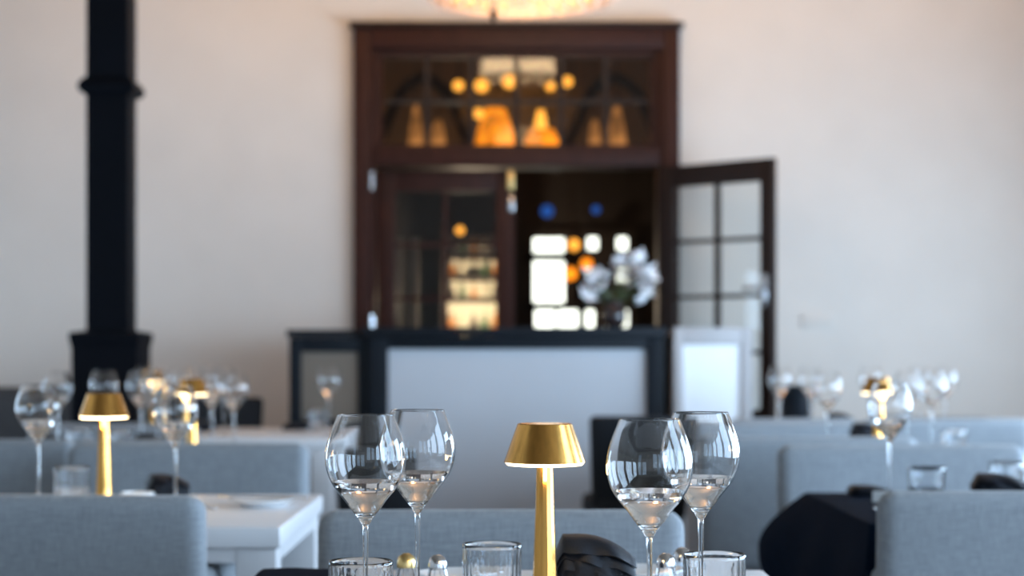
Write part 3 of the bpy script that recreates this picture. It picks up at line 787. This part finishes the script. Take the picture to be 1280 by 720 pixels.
def shaker(px, d, lidmat, label, x=None):
    t_ = thing('salt_shaker' if lidmat == 'steel' else 'pepper_shaker', label, 'shaker', (at(px, d), d, ZT))
    obj('shaker_body', lathe([(0, .0005), (.016, .0005), (.018, .003), (.0165, .03), (.013, .045), (.010, .0455), (.0135, .03), (.0145, .008), (0, .007)], 10), 'glass_ribbed', t_, smooth=False)
    obj('lid', lathe([(.0138, .0457), (.0142, .052), (.011, .062), (.005, .066), (0, .0665)], 20), lidmat, t_)
    return t_
shaker(547, 2.70, 'steel', 'faceted glass salt shaker with steel lid left of the middle tumbler')
shaker(508, 2.72, 'brass_plain', 'faceted shaker with a brass lid beside the rear left glass stem')
shaker(832, 2.72, 'steel', 'faceted salt shaker with steel lid behind the front right glass stem')
shaker(853, 2.80, 'steel', 'faceted glass shaker left of the right-hand tumbler')

# left table behind the near chair
lamp(130, 4.13, 'gold table lamp glowing on the left white table')
wglass(48, 4.18, 'wine glass at the far left, beside the left edge of the photo')
wglass(219, 4.05, 'wine glass right of the left gold lamp on the left white table')
tumbler(90, 4.32, 'water tumbler just left of the lamp on the left white table')
napkin(209, 4.42, 'black napkin right of the lamp on the left white table', .3, (.85, 1, .66))
t_ = obj('sugar_dish', lathe([(0, .001), (.03, .001), (.038, .008), (.04, .03), (.038, .031), (.035, .01), (0, .006)], 28), 'china', None, (at(172, 4.32), 4.32, ZT)); tag(t_, 'little white dish beside the left gold lamp base', 'dish')
plate(328, 4.30, 'white plate at the right end of the left white table', .08)
def knife(px, d, rz, label):
    bm = rbox(.02, .22, .003, .0012, 2, 4, fn=lambda x, y, z: (x*(.55+.45*(1 if y > .0 else .8)), y, z+.0)); o = obj('table_knife', bm, 'steel', None, (at(px, d), d, ZT+.0018), (0, 0, rz)); tag(o, label, 'knife'); return o
knife(328, 4.30, 1.35, 'knife laid across the white plate on the left table').location.z = ZT+.0205
knife(248, 4.30, .5, 'knife lying right of the black napkin on the left table')

# navy clothed table
def cloth():
    x0, x1, y0, y1 = .742, 1.20, 3.815, 4.66
    o = thing('tablecloth', 'navy tablecloth draped over the left part of the right table', 'tablecloth')
    obj('cloth_top', rbox(x1-x0, y1-y0, .004, .0018, 2, 6, (x0+x1)/2, (y0+y1)/2, T+.0025, fn=lambda x, y, z: (x, y, z+.0006*math.sin(x*40)*math.sin(y*31))), 'navy', o)
    def skirt(fn, n, mth):
        b = bmesh.new(); A = []; m = 14
        for i in range(n+1):
            A.append([Vector(fn(i/n, j/m)) for j in range(m+1)])
        F_ = [[b.verts.new(p) for p in r] for r in A]; B_ = [[b.verts.new(p+Vector(mth)) for p in r] for r in A]
        for i in range(n):
            for j in range(m):
                b.faces.new((F_[i][j], F_[i+1][j], F_[i+1][j+1], F_[i][j+1])); b.faces.new((B_[i][j], B_[i][j+1], B_[i+1][j+1], B_[i+1][j]))
        for i in range(n): b.faces.new((F_[i][m], F_[i+1][m], B_[i+1][m], B_[i][m])); b.faces.new((F_[i][0], B_[i][0], B_[i+1][0], F_[i+1][0]))
        for j in range(m): b.faces.new((F_[0][j], F_[0][j+1], B_[0][j+1], B_[0][j])); b.faces.new((F_[n][j], B_[n][j], B_[n][j+1], F_[n][j+1]))
        return b
    def side(u, v):         # u: far -> near along the left edge, v: down
        y = y1 - (y1-y0)*u
        drop = (.13+.33*min(1, u*1.6))*v
        flare = (.085*(1-u)**.8+.03)*math.sin(v*PI/2*.95) + .012*math.sin(u*16)*v
        return (x0-.001-flare, y+.02*v*(1-u), T+.003-drop)
    def front(u, v):
        x = x0 + (x1-x0)*u
        return (x-.03*v*(1-u), y0-.001-.022*v-.014*v*math.sin(u*14), T+.003-.42*v)
    obj('cloth_drop', skirt(side, 40, (.003, 0, 0)), 'navy', o)
    obj('cloth_drop', skirt(front, 30, (0, .003, 0)), 'navy', o)
cloth()
ZT += .0046
wglass(1112, 4.18, 'wine glass on the navy cloth of the right table')
tumbler(1158, 4.25, 'left of the two water tumblers on the right table')
ZT -= .0046
tumbler(1258, 4.52, 'right of the two water tumblers on the right table')
ZT += .0046
napkin(1084, 4.55, 'low black napkin at the far left edge of the navy cloth', .0, (.8, .8, .26))
o = obj('place_card', nb(-.022, .022, -.0005, .0005, 0, .028), 'paper', None, (at(1102, 4.36), 4.36, ZT), (.25, 0, 0)); tag(o, 'small white card standing on the navy tablecloth', 'card')
ZT -= .0046
napkin(1250, 4.30, 'large black napkin standing at the right edge of the photo', -.2, (1.15, 1.2, .75))

# middle rows
lamp(240, 6.15, 'gold lamp on the middle left table, low right of a farther lamp')
for px, d, lab in ((72, 6.3, 'wine glass left end of the middle left table'), (176, 6.55, 'wine glass before the right side of the black column'),
                   (197, 6.12, 'wine glass just left of the middle left lamp'), (265, 6.55, 'wine glass just right of the middle left lamp'), (292, 6.2, 'wine glass at the right end of the middle left table')):
    wglass(px, d, lab)
tumbler(100, 6.35, 'tumbler on the middle left table beside the leftmost glass'); tumbler(150, 6.2, 'tumbler on the middle left table right of the near gold lamp')
napkin(190, 6.42, 'dark napkin on the middle left table between tumbler and lamp', .1, (1.1, 1, .7)); napkin(60, 6.6, 'dark napkin at the left end of the middle left table', 0, (1, 1, .6))
lamp(1097, 6.32, 'gold lamp on the middle right table')
for px, d, lab in ((1034, 6.3, 'wine glass left of the lamp on the middle right table'), (1165, 6.42, 'wine glass right of the lamp on the middle right table'), (1135, 6.62, 'wine glass just right behind the middle right lamp')):
    wglass(px, d, lab)
napkin(1083, 6.62, 'black napkin behind the lamp on the middle right table', 0, (1, 1, 1)); napkin(1150, 6.25, 'low black napkin right of the lamp on the middle right table', 0, (1, 1, .4)); 
tumbler(1192, 6.25, 'tumbler on the middle right table beside a low black napkin')
# far rows
lamp(193, 8.20, 'farthest gold lamp, beside the black column')
for px, d, lab in ((182, 7.75, 'wine glass before the farthest gold lamp'), (225, 8.05, 'wine glass right of the farthest gold lamp'),
                   (262, 8.3, 'upper wine glass of two between far lamp and dark chair'), (280, 7.8, 'lower wine glass left of the dark chair on the far left table'), (411, 7.85, 'wine glass alone before the taupe counter panel')):
    wglass(px, d, lab)
napkin(248, 8.15, 'dark napkin on the far left table right of the farthest lamp', 0, (1.2, 1, .5)); napkin(370, 8.3, 'dark napkin near the right end of the far left table', 0, (1, 1, .3))
tumbler(396, 8.3, 'tumbler near the lone wine glass on the far left table')
wglass(130, 6.62, 'wine glass silhouetted against the black column base')
for px, d, lab in ((975, 7.98, 'leftmost wine glass on the farthest right table'), (1012, 8.0, 'second wine glass from the left on the farthest right table'), (1088, 8.1, 'wine glass in the middle of the farthest right table'), (1182, 8.0, 'rightmost wine glass on the farthest right table'), (1150, 8.2, 'wine glass second from right on the farthest right table')):
    wglass(px, d, lab)
wb = obj('wine_cooler', lathe([(0, .001), (.06, .001), (.065, .01), (.078, .19), (.082, .2), (.074, .2), (.06, .02), (0, .018)], 28), 'black_paint', None, (at(995, 8.32), 8.32, ZT)); tag(wb, 'black wine cooler on the farthest right table', 'bucket')
napkin(1050, 8.25, 'dark napkin left on the farthest right table', 0, (1, 1, .8)); napkin(1120, 7.98, 'dark napkin centred on the farthest right table', 0, (1.1, 1, .6))
